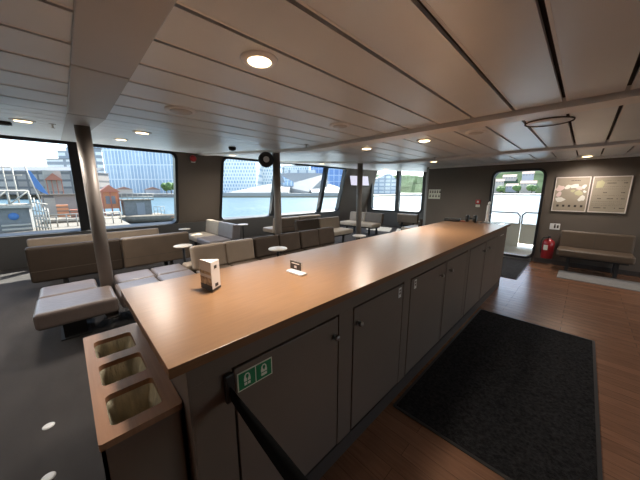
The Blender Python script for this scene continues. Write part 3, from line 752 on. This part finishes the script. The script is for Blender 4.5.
M['blueglass'] = mat_brick('blue_curtain_wall', (0.24, 0.34, 0.46), (0.33, 0.43, 0.54), (0.55, 0.61, 0.66), 2.4, 10.0, .35, .35, .5, swap=(0, 2, 1), offset=0.0)
M['blueglass2'] = mat_brick('pale_grid_wall', (0.25, 0.38, 0.52), (0.42, 0.52, 0.60), (0.74, 0.76, 0.76), 2.4, 3.0, .55, .4, .5, swap=(0, 2, 1), offset=0.5)
M['deepblue'] = mat_brick('deep_blue_wall', (0.10, 0.20, 0.46), (0.14, 0.26, 0.52), (0.32, 0.42, 0.60), 5, 6, .4, .4, .5, swap=(0, 2, 1), offset=0.0)
M['bands'] = mat_brick('banded_white_wall', (0.66, 0.66, 0.64), (0.70, 0.70, 0.68), (0.26, 0.28, 0.31), 60, 3.4, .9, .5, .4, swap=(0, 2, 1), offset=0.0)
M['brownblock'] = mat_brick('brown_warehouse', (0.24, 0.20, 0.18), (0.36, 0.32, 0.29), (0.13, 0.12, 0.12), 5, 3.2, .5, .6, .3, swap=(0, 2, 1), offset=0.0)
M['greyoffice'] = mat_brick('grey_office_wall', (0.50, 0.53, 0.56), (0.60, 0.62, 0.63), (0.28, 0.33, 0.39), 6, 3.6, .7, .5, .4, swap=(0, 2, 1), offset=0.0)
M['stone'] = mat('white_stone', (0.27, 0.265, 0.255), 0.55, noise=.04, nscale=.2)
M['stone2'] = mat('pale_yellow_stone', (0.20, 0.175, 0.12), 0.6)
M['quay'] = mat('quay_stone', (0.22, 0.205, 0.19), 0.7, noise=.2, nscale=.6)
M['slate'] = mat('slate_roof', (0.20, 0.20, 0.21), 0.6)
M['tree'] = mat('leaf_green', (0.075, 0.14, 0.04), 0.8, noise=.5, nscale=1.2)
M['hill'] = mat('wooded_hill', (0.05, 0.072, 0.042), 1.0, spec=0.0, noise=.45, nscale=.045, col2=None)
M['house'] = mat('house_walls', (0.42, 0.38, 0.34), 0.7)
M['house2'] = mat('house_walls_grey', (0.36, 0.37, 0.40), 0.7)
M['roofred'] = mat('tile_roof', (0.24, 0.14, 0.11), 0.7)
M['timber'] = mat('pale_dock_timber', (0.145, 0.12, 0.092), 0.7, noise=.15, nscale=3)
M['greytimber'] = mat('grey_cladding', (0.15, 0.145, 0.14), 0.7, noise=.15, nscale=3)
M['greywhite'] = mat('weathered_white_paint', (0.33, 0.295, 0.25), 0.6)
M['tarp'] = mat('blue_cloth', (0.06, 0.15, 0.34), 0.6)
M['redwood'] = mat('red_timber', (0.36, 0.12, 0.07), 0.6)
M['orange'] = mat('orange_timber', (0.52, 0.20, 0.09), 0.55)

def block(name, label, cat, L, R, depth, z0, z1, m, roof=None, group=None, parent=None, inset=None):
    """building whose front runs from L to R (x, y), going back away from the ship"""
    a = Vector((L[0], L[1], 0)); b = Vector((R[0], R[1], 0)); d = b - a; n = Vector((-d.y, d.x, 0)).normalized()
    if n.dot(a) < 0: n = -n
    t = thing(name, label, cat, (*((a + b) / 2).xy, z0), math.atan2(d.y, d.x), group)
    w = d.length / 2; s = 1 if n.dot(Matrix.Rotation(math.atan2(d.y, d.x), 3, 'Z') @ Vector((0, 1, 0))) > 0 else -1
    MB().box((-w, min(0, s * depth), 0), (w, max(0, s * depth), z1 - z0)).build('walls', m, t)
    MB().box((-w - .3, min(-.3, s * depth), z1 - z0), (w + .3, max(.3, s * depth), z1 - z0 + (.03 * (z1 - z0) if roof is None else .6))).build('roof', roof or M['slate'], t)
    return t, w, s
# land and quays
ql = MB().poly([(-190, 23, -2.4), (-162, 49, -2.4), (-200, 120, -2.4), (-420, 60, -2.4), (-420, -160, -2.4), (-205, -60, -2.4)], (0, 0, 2.4)); struct(ql.build('quay_left', M['quay']), 'stone quay below the glass office block', 'quay')
ql = MB().poly([(-146, 66, -2.4), (-97, 116, -2.4), (-110, 260, -2.4), (-420, 330, -2.4), (-420, 120, -2.4)], (0, 0, 1.2)); struct(ql.build('quay_middle', M['stone2']), 'pale waterfront apron around the white sloping building', 'quay')
ql = MB().poly([(-120, 205, -2.4), (-60, 285, -2.4), (300, 340, -2.4), (400, 900, -2.4), (-500, 900, -2.4), (-500, 340, -2.4), (-190, 300, -2.4)], (0, 0, 1.4)); struct(ql.build('quay_far', M['quay']), 'far shore beyond the harbour', 'quay')
# left: offices
block('office_block', 'long blue glass office block behind the quay, right of the nearest pole', 'building', (-249, 17), (-208, 60), 25, .0, 33, M['blueglass'])
t, w, s = block('office_block', 'white banded block of stepped floors left of the blue glass offices', 'building', (-214.5, -4), (-200, 10.5), 8, 0, 19, M['bands'])
MB().box((-w * .5, 2, 19), (w * .95, 7, 24)).build('upper_floor', M['bands'], t)
MB().box((-w * .1, 3, 24), (w * .7, 6, 26)).build('plant_room', M['greyoffice'], t)
t, w, s = block('warehouse', 'low brown and grey warehouse behind the dock', 'building', (-196, -27), (-164, 6), 18, 0, 10.5, M['brownblock'])
MB().poly([(-w, 0, 10.5), (w, 0, 10.5), (w, 6, 13), (-w, 6, 13)], (0, 9, 0)).build('pitched_roof', M['slate'], t)
block('office_tower', 'slender white tower just right of the nearest pole, before the glass offices', 'building', (-194.5, 11.6), (-192.7, 18.6), 2.5, 0, 24.5, M['bands'])
for k, (y_, c_, l_) in enumerate(((27, 'house', 'cream quay pavilion with red roof, left of the pair before the glass offices'), (42, 'house2', 'grey quay pavilion with red roof, right of the pair before the glass offices'))):
    t = thing('quay_pavilion', l_, 'pavilion', (-196, y_, 0), PI / 2, 'pavilions on the quay')
    MB().box((-4, 0, 0), (4, 4, 2.6)).build('walls', M[c_], t); MB().poly([(-4.5, -.4, 2.6), (4.5, -.4, 2.6), (0, -.4, 4.2)], (0, 4.8, 0)).build('roof', M['roofred'], t)
# middle: grid blocks and white sloping building
block('office_block', 'pale grid-fronted block at the left of the long window', 'building', (-224, 100), (-203, 122), 25, -1, 38, M['blueglass2'])
block('office_block', 'second pale grid-fronted block behind the white sloping building', 'building', (-229, 138), (-212, 155), 25, -1, 36, M['blueglass2'])
block('office_block', 'deep blue block at the right end of the long window', 'building', (-192, 176), (-160, 209), 12, -1, 29, M['deepblue'])
block('office_block', 'pale blue block between the grid-fronted and deep blue blocks', 'building', (-222, 166), (-203, 184), 12, -1, 27, M['blueglass2'])
op = thing('waterfront_hall', 'white angular hall with sloping stone roofs across the water', 'building', (-122, 91, -1.2), math.atan2(50, 49))
# local x along the shore (left -35 .. right 35), +y away from the ship
MB().poly([(-36, 0, 0), (36, 0, 0), (36, .1, 1.2), (-36, .1, 2.0)], (0, 60, 0)).build('forecourt', M['stone'], op)
def prism(pts_top, z0, nm, m):
    bm2 = bmesh.new()
    a = [bm2.verts.new(p) for p in pts_top]; b = [bm2.verts.new((p[0], p[1], z0)) for p in pts_top]
    bm2.faces.new(a); bm2.faces.new(b)
    for i in range(len(a)): bm2.faces.new((a[i], a[(i + 1) % len(a)], b[(i + 1) % len(a)], b[i]))
    bmesh.ops.recalc_face_normals(bm2, faces=bm2.faces)
    mb = MB(); mb._merge(bm2, 0, False); return mb.build(nm, m, op)
prism([(-34, 4, 2.0), (2, 3, 2.2), (2, 26, 8.5), (-10, 26, 8.0)], 0, 'left_ramp', M['stone'])
prism([(16, 3, 2.2), (40, 5, 2.0), (30, 34, 7.0), (12, 30, 8.0)], 0, 'right_ramp', M['stone'])
prism([(-4, 18, 6), (14, 10, 2.4), (26, 26, 14.5), (-8, 26, 14.5)], 0, 'roof_plane', M['stone'])
prism([(-9, 24, 8), (-2, 17.6, 8), (4, 17, 8.5), (-5, 25, 13)], 0, 'foyer_glass', M['blueglass'])
prism([(-2, 30, 17), (18, 30, 17), (18, 44, 17), (-2, 44, 17)], 0, 'stage_tower', M['greyoffice'])
# end window: gabled office, pier, hill
gb = thing('gabled_office', 'grey office building with a pointed gable seen in the end window', 'building', (-140.5, 228, -1), math.atan2(18, 18))
MB().box((-12, 0, 0), (12, 30, 13)).build('walls', M['greyoffice'], gb)
MB().poly([(-12, -.2, 13), (12, -.2, 13), (4, -.2, 20.5)], (0, 30, 0)).build('roof', M['greyoffice'], gb)
pr_ = MB().box((0, 0, 0), (45, 3, .6)); pr_ = pr_.build('pier', M['quay']); pr_.location = (-117, 166, -2.0); pr_.rotation_euler = (0, 0, .78)
tag(pr_, 'low stone pier lying in the water before the end window', 'pier')
def hill(name, label, pts, depth, dirv, m):
    bm2 = bmesh.new(); n = len(pts)
    rows = []
    for fy, fz in ((0, 0.0), (.3, .45), (.6, .8), (1, 1.0)):
        rows.append([bm2.verts.new((p[0] + dirv[0] * depth * fy + random.uniform(-4, 4), p[1] + dirv[1] * depth * fy, -1.2 + (p[2] + 1.2) * fz + (random.uniform(-1.2, 1.2) if fz else 0))) for p in pts])
    for i in range(3):
        for k in range(n - 1): bm2.faces.new((rows[i][k], rows[i][k + 1], rows[i + 1][k + 1], rows[i + 1][k]))
    bot = [bm2.verts.new((v.co.x, v.co.y, -1.2)) for v in rows[3]]
    for k in range(n - 1): bm2.faces.new((rows[3][k], rows[3][k + 1], bot[k + 1], bot[k]))
    bmesh.ops.recalc_face_normals(bm2, faces=bm2.faces)
    mb = MB(); mb._merge(bm2, 0, True); o = mb.build(name, m)
    return struct(o, label, 'hill')
hill('hills_left', 'wooded hill beyond the end window', [(-470, 420, 30), (-400, 450, 36), (-340, 480, 46), (-300, 510, 44), (-260, 540, 46), (-210, 570, 36)], 150, (-.5, .85), M['hill'])
hill('hills_door', 'wooded hillside beyond the harbour, seen through the doorway', [(-260, 390, 30), (-190, 390, 42), (-130, 390, 46), (-80, 395, 52), (-30, 400, 50), (30, 405, 44), (90, 410, 36)], 190, (-.12, 1), M['hill'])
# houses and trees on the far shores
def house(x, y, z, w, h, m, label, rz=0.0, group='houses on the far hillside'):
    t = thing('house', label, 'house', (x, y, z), rz, group)
    MB().box((-w / 2, -4, -3), (w / 2, 4, h)).build('walls', m, t)
    MB().poly([(-w / 2 - .4, -4.4, h), (w / 2 + .4, -4.4, h), (w / 2 + .4, 0, h + 3), (-w / 2 - .4, 0, h + 3)], (0, .3, 0)).build('roof', M['roofred'], t)
    for k in range(int(w // 3)): MB().box((-w / 2 + 1 + k * 3, -4.1, h - 2.4), (-w / 2 + 2.2 + k * 3, -4, h - .9)).build('window', M['slate'], t)
HL = [(-118, 398, 0), (-98, 402, 1), (-82, 398, 0), (-66, 404, 1), (-50, 400, 0), (-104, 436, 1), (-76, 440, 0), (-56, 436, 1)]
where = ['leftmost', 'second from left', 'third from left', 'fourth from left', 'rightmost']
where = ['leftmost', 'second from left', 'third from left', 'fourth from left', 'rightmost']
for i, (x, y, k) in enumerate(HL):
    z = 1 if i < 5 else 14
    nm = ('%s of the lower houses on the shore behind the doorway' % where[i]) if i < 5 else ('%s of the upper houses on the hillside behind the doorway' % ['left', 'middle', 'right'][i - 5])
    house(x, y, z, 12 if i % 2 else 15, 7 + 3 * (i % 3), M['house2'] if k else M['house'], ('grey-walled, ' if k else 'cream-walled, ') + nm, .1 * (i % 3))
def tree(x, y, z, r, h, label, group):
    t = thing('tree', label, 'tree', (x, y, z), 0, group)
    MB().cyl((0, 0, 0), (0, 0, h * .5), r * .09, r * .05).build('trunk', M['timber'], t)
    f = MB()
    for k in range(9): f.ball((random.uniform(-.55, .55) * r, random.uniform(-.55, .55) * r, h * .5 + random.uniform(0, .6) * r), r * random.uniform(.4, .62), n=8)
    f.build('crown', M['tree'], t)
ti = 0
for x, y, wd in ((-197, 50, 'left of'), (-190.5, 51, 'right of')): tree(x, y, 0, 3.6, 7, 'green tree on the quay, %s the pair before the glass offices' % wd, 'trees on the quay')
TL = [(-112, 383), (-90, 382), (-74, 383), (-58, 382), (-44, 383)]
for i, (x, y) in enumerate(TL): tree(x, y, -1, 5, 9, 'green shore tree behind the doorway, %s of five' % where[i], 'trees on the far shore')

# the dock beside the ship
pf = thing('floating_dock', 'pale timber dock beside the ship below the near window', 'dock', (-31, -6, -2.0), PI / 2)
MB().box((-26, -3, 0), (10, 5, .62)).build('deck', M['timber'], pf)
MB().box((-26, -3.05, -.3), (10, 5.05, .3)).build('float', M['greytimber'], pf)
dk2 = thing('floating_dock', 'farther timber dock carrying the orange cabin', 'dock', (-42, 3.0, -2.0), PI / 2)
MB().box((-9, -4, 0), (2.3, 8, .5)).build('deck', M['timber'], dk2); MB().box((-9, -4.05, -.3), (2.3, 8.05, .25)).build('float', M['greytimber'], dk2)
# kiosk with truss railing
ks = thing('dock_kiosk', 'grey dock kiosk with a blue mark and a white truss railing on its roof', 'kiosk', (-28.6, -2.25, -1.37), PI / 2)
MB().box((-3.0, 0, 0), (.35, 3, 1.7)).build('walls', M['greytimber'], ks)
MB().box((-4.7, -.3, 1.7), (.5, 3.2, 1.88)).build('roof', M['greywhite'], ks)
MB().lathe([(.26, -.03), (.26, 0)], 16, (-.45, 0, 1.1), axis='y').build('blue_mark', M['tarp'], ks)
MB().box((-1.1, -.1, .12), (.3, 0, .26)).box((-1.1, -.1, .42), (.3, 0, .54)).build('bench_slats', M['greywhite'], ks)
tr = MB()
for z_ in (1.95, 2.9): tr.cyl((-4.6, -.2, z_), (.5, -.2, z_), .06, n=6)
for k in range(6):
    x = -4.5 + k * 1.0; tr.cyl((x, -.2, 1.9), (x, -.2, 2.9), .055, n=6)
    if k < 5: tr.cyl((x, -.2, 1.95), (x + 1.0, -.2, 2.9), .05, n=6)
tr.build('truss_railing', M['greywhite'], ks)
st = MB()
for k in range(6): st.cyl((0.55 + .15 * k, -.2, 0), (.55 + .15 * k, -.2, 2.6 - .2 * k), .045, n=6)
for z_ in (.3, .9, 1.5, 2.1): st.cyl((.5, -.2, z_), (1.35, -.2, z_ - .2), .045, n=6)
st.build('stair_tower', M['greywhite'], ks)
for i, (x, y, h, l) in enumerate(((-34.5, -3.3, 6.2, 'thin pale mast left of the blue flag'), (-34.2, -2.75, 5.4, 'second thin pale mast, nearer the blue flag'))):
    mt = thing('mast', l, 'mast', (x, y, -1.37), 0, 'masts on the dock')
    MB().cyl((0, 0, 0), (0, 0, h), .06, .04, 8).build('pole', M['greywhite'], mt); MB().cyl((-.6, -.5, h * .78), (.6, .5, h * .78), .035, n=6).build('yard', M['greywhite'], mt)
fl = thing('flag', 'blue cloth flag hanging from a leaning pole on the dock', 'flag', (-44.0, -1.9, -1.49), PI / 2)
MB().cyl((.3, 0, 0), (-.7, 0, 5.9), .06, n=8).build('pole', M['greywhite'], fl)
MB().poly([(-.62, 0, 5.4), (-.3, .05, 5.2), (.35, .2, 3.6), (.75, .1, 2.6), (.2, 0, 2.9), (-.35, 0, 3.6)], (0, .06, 0)).build('cloth', M['tarp'], fl)
kd = thing('dock_hut', 'dark timber hut with a white door on the far dock', 'hut', (-46.2, -1.3, -1.49), PI / 2)
MB().box((-.6, 0, 0), (4.0, 3, 2.5)).build('walls', M['brownblock'], kd); MB().box((-.4, -.06, 0), (.55, 0, 2.2)).build('door', M['greywhite'], kd)
MB().box((-.8, -.3, 2.5), (4.2, 3.2, 2.65)).build('roof', M['timber'], kd)
ro = thing('red_pavilion', 'red timber pavilion frame before a white panel, behind the blue flag', 'pavilion', (-85.6, -1.0, 0), PI / 2)
ro.scale = (.62, 1, 1)
MB().box((-2.6, 1, 1.5), (2.2, 1.2, 6.2)).build('white_panel', M['greywhite'], ro)
for x in (-1.9, -.6, .7, 2.0): MB().box((x - .15, 0, 0), (x + .15, .3, 4.0)).build('post', M['redwood'], ro)
MB().poly([(-2.4, -.3, 4.0), (2.5, -.3, 4.0), (0, -.3, 5.6)], (0, 1, 0)).build('gable', M['redwood'], ro)
oc = thing('orange_cabin', 'orange timber cabin with a red pitched roof on the dock behind the nearest pole', 'cabin', (-43.0, 4.35, -1.5), PI / 2)
MB().box((-.85, 0, .8), (.85, 2.0, 2.9)).build('walls', M['orange'], oc)
MB().poly([(-1.1, -.3, 2.9), (1.1, -.3, 2.9), (0, -.3, 3.8)], (0, 2.4, 0)).build('roof', M['redwood'], oc)
for x in (-.8, 0, .8): MB().box((x - .07, -.35, 0), (x + .07, -.2, 2.9)).build('post', M['redwood'], oc)
MB().box((-.5, -.03, 1.4), (.5, .0, 2.4)).build('window', M['slate'], oc)
gf = thing('floating_sauna', 'grey floating cabin with a roof terrace railing, moored in the water', 'cabin', (-41.5, 7.35, -2.0), PI / 2)
MB().box((-1.9, 0, 0), (2.6, 3.2, .35)).build('float', M['timber'], gf)
MB().box((-1.8, .3, .35), (1.2, 2.9, 2.3)).build('walls', M['greytimber'], gf)
MB().box((-2.0, .1, 2.3), (1.5, 3.1, 2.45)).build('roof', M['timber'], gf)
MB().box((-.5, .26, .35), (.4, .3, 2.0)).build('door', M['slate'], gf)
r_ = MB()
for k in range(7): r_.cyl((-2.0 + k * .58, .15, 2.45), (-2.0 + k * .58, .15, 3.2), .035, n=6)
for z_ in (2.8, 3.2): r_.cyl((-2.0, .15, z_), (1.5, .15, z_), .035, n=6)
for k in range(4): r_.cyl((1.4 + k * .42, .1, .35), (1.4 + k * .42, .1, 1.4), .035, n=6)
for z_ in (.8, 1.4): r_.cyl((1.4, .1, z_), (2.7, .1, z_), .035, n=6)
r_.build('railing', M['greywhite'], gf)


def crate(x, y, z, sx, sy, sz, rz, m, label):
    t = thing('dock_crate', label, 'crate', (x, y, z), rz)
    MB().box((-sx / 2, -sy / 2, 0), (sx / 2, sy / 2, sz)).build('body', m, t)
    b = MB()
    for k in (.18, .5, .82): b.box((-sx / 2 - .03, -sy / 2 - .03, sz * k - .05), (sx / 2 + .03, sy / 2 + .03, sz * k + .05))
    b.build('battens', M['timber'], t)
A43 = PI / 2
crate(-41.9, 1.2, -1.5, 1.6, 1.0, .9, A43, M['redwood'], 'red slatted crate on the far dock, left of the orange cabin')
crate(-40.2, 2.6, -1.5, 1.2, 1.0, .6, A43, M['timber'], 'low timber crate on the far dock, left of the orange cabin')
crate(-43.9, -.2, -1.5, 1.0, .9, 1.4, A43, M['orange'], 'tall orange crate on the far dock beside the dark hut')
sp_ = thing('timber_stack', 'stack of pale planks leaning across the dock edge in front of the dark hut', 'timber stack', (-34.3, .4, -1.38), A43)
for k in range(5): MB().box((-2.2 + .1 * k, -.6, .07 * k), (2.2 - .15 * k, .6, .07 * k + .055)).build('plank', M['timber'], sp_)
dr = thing('dock_railing', 'pale railing along the near dock, right of the grey kiosk', 'railing', (-30.0, 1.2, -1.38), A43)
for k in range(9): MB().cyl((-2.4 + .6 * k, 0, 0), (-2.4 + .6 * k, 0, 1.0), .05, n=6).build('post', M['greywhite'], dr)
for z_ in (.5, 1.0): MB().cyl((-2.4, 0, z_), (2.4, 0, z_), .05, n=6).build('rail', M['greywhite'], dr)
bt_ = thing('rowing_boat', 'pale wooden boat with thwarts moored before the orange cabin', 'boat', (-35.0, 7.6, -2.0), math.radians(80))
bm2 = bmesh.new(); rows = []
for k in range(9):
    t_ = k / 8; w_ = 1.0 * math.sin(PI * min(1, .12 + t_ * .88)) ** .6 + .02
    rows.append([bm2.verts.new((-3 + 6 * t_, y_ * w_, z_)) for y_, z_ in ((-1, .75), (-.75, .1), (0, -.1), (.75, .1), (1, .75))])
for a_, b_ in zip(rows[:-1], rows[1:]):
    for k in range(4): bm2.faces.new((a_[k], a_[k + 1], b_[k + 1], b_[k]))
mb = MB(); mb._merge(bm2); hl = mb.build('hull', M['timber'], bt_)
sm = hl.modifiers.new('thick', 'SOLIDIFY'); sm.thickness = .08
for x in (-1.2, .2, 1.5): MB().box((x - .15, -.85, .45), (x + .15, .85, .52)).build('thwart', M['orange'], bt_)

# ------------------------------------------------------------------ light
w = bpy.data.worlds.new('sky'); scene.world = w; w.use_nodes = True
nt = w.node_tree; bg = nt.nodes['Background']
sky = nt.nodes.new('ShaderNodeTexSky'); sky.sky_type = 'NISHITA'; sky.sun_disc = False
to_sun = Vector((-.35, .75, .85)).normalized()
sky.sun_elevation = math.asin(to_sun.z); sky.sun_rotation = math.atan2(to_sun.x, to_sun.y)
sky.air_density = 1.0; sky.dust_density = 0.4; sky.altitude = 0
hs = nt.nodes.new('ShaderNodeHueSaturation'); hs.inputs['Saturation'].default_value = 0.8
nt.links.new(sky.outputs[0], hs.inputs['Color']); nt.links.new(hs.outputs[0], bg.inputs[0]); bg.inputs[1].default_value = 0.235
sun = bpy.data.lights.new('sun', 'SUN'); sun.energy = 8.5; sun.angle = .009; sun.color = (1, .95, .86)
so = bpy.data.objects.new('sun', sun); COL.objects.link(so); so.rotation_euler = to_sun.to_track_quat('Z', 'Y').to_euler()
def lamp(x, y, z, e, col=(1, .91, .82)):
    l = bpy.data.lights.new('downlight', 'SPOT'); l.energy = e; l.color = col; l.spot_size = math.radians(165); l.spot_blend = 1.0; l.shadow_soft_size = .11
    o = bpy.data.objects.new('downlight', l); COL.objects.link(o); o.location = (x, y, z - .03)
for x, y, l in ((-3.9, -2.2, 'added fill downlight over the carpet behind the backless seat'), (-6.0, -1.6, 'added fill downlight by the side window behind the camera'), (-6.2, 3.1, 'added fill downlight in front of the wall pillar'), (-5.9, 5.9, 'added fill downlight over the settees under the long window'), (-5.3, 8.6, 'added fill downlight in front of the end window'), (-1.15, -1.7, 'added fill downlight behind the camera beyond the bin unit'), (2.2, 5.9, 'added fill downlight beyond the right end of the far wall settee'), (2.6, 3.2, 'added fill downlight over the open floor right of the aisle')):  # extra downlights, added to brighten the saloon
    downlight(x, y, l)
for (x, y, z) in lights: lamp(x, y, z, 30 if y > 6.5 else (26 if -2 < y < -1 else 49))

# ------------------------------------------------------------------ camera
cam = bpy.data.cameras.new('camera'); co = bpy.data.objects.new('camera', cam); COL.objects.link(co)
cam.sensor_width = 36; cam.lens = 257.67 / 640 * 36; cam.clip_start = .02; cam.clip_end = 3000
co.location = (0, 0, 1.5)
co.rotation_euler = (math.radians(90 - 10.70), 0, math.radians(45.45))
scene.camera = co
scene.view_settings.view_transform = 'Standard'; scene.view_settings.look = 'None'
scene.view_settings.gamma = 1; scene.view_settings.use_curve_mapping = False
scene.view_settings.exposure = 1.46
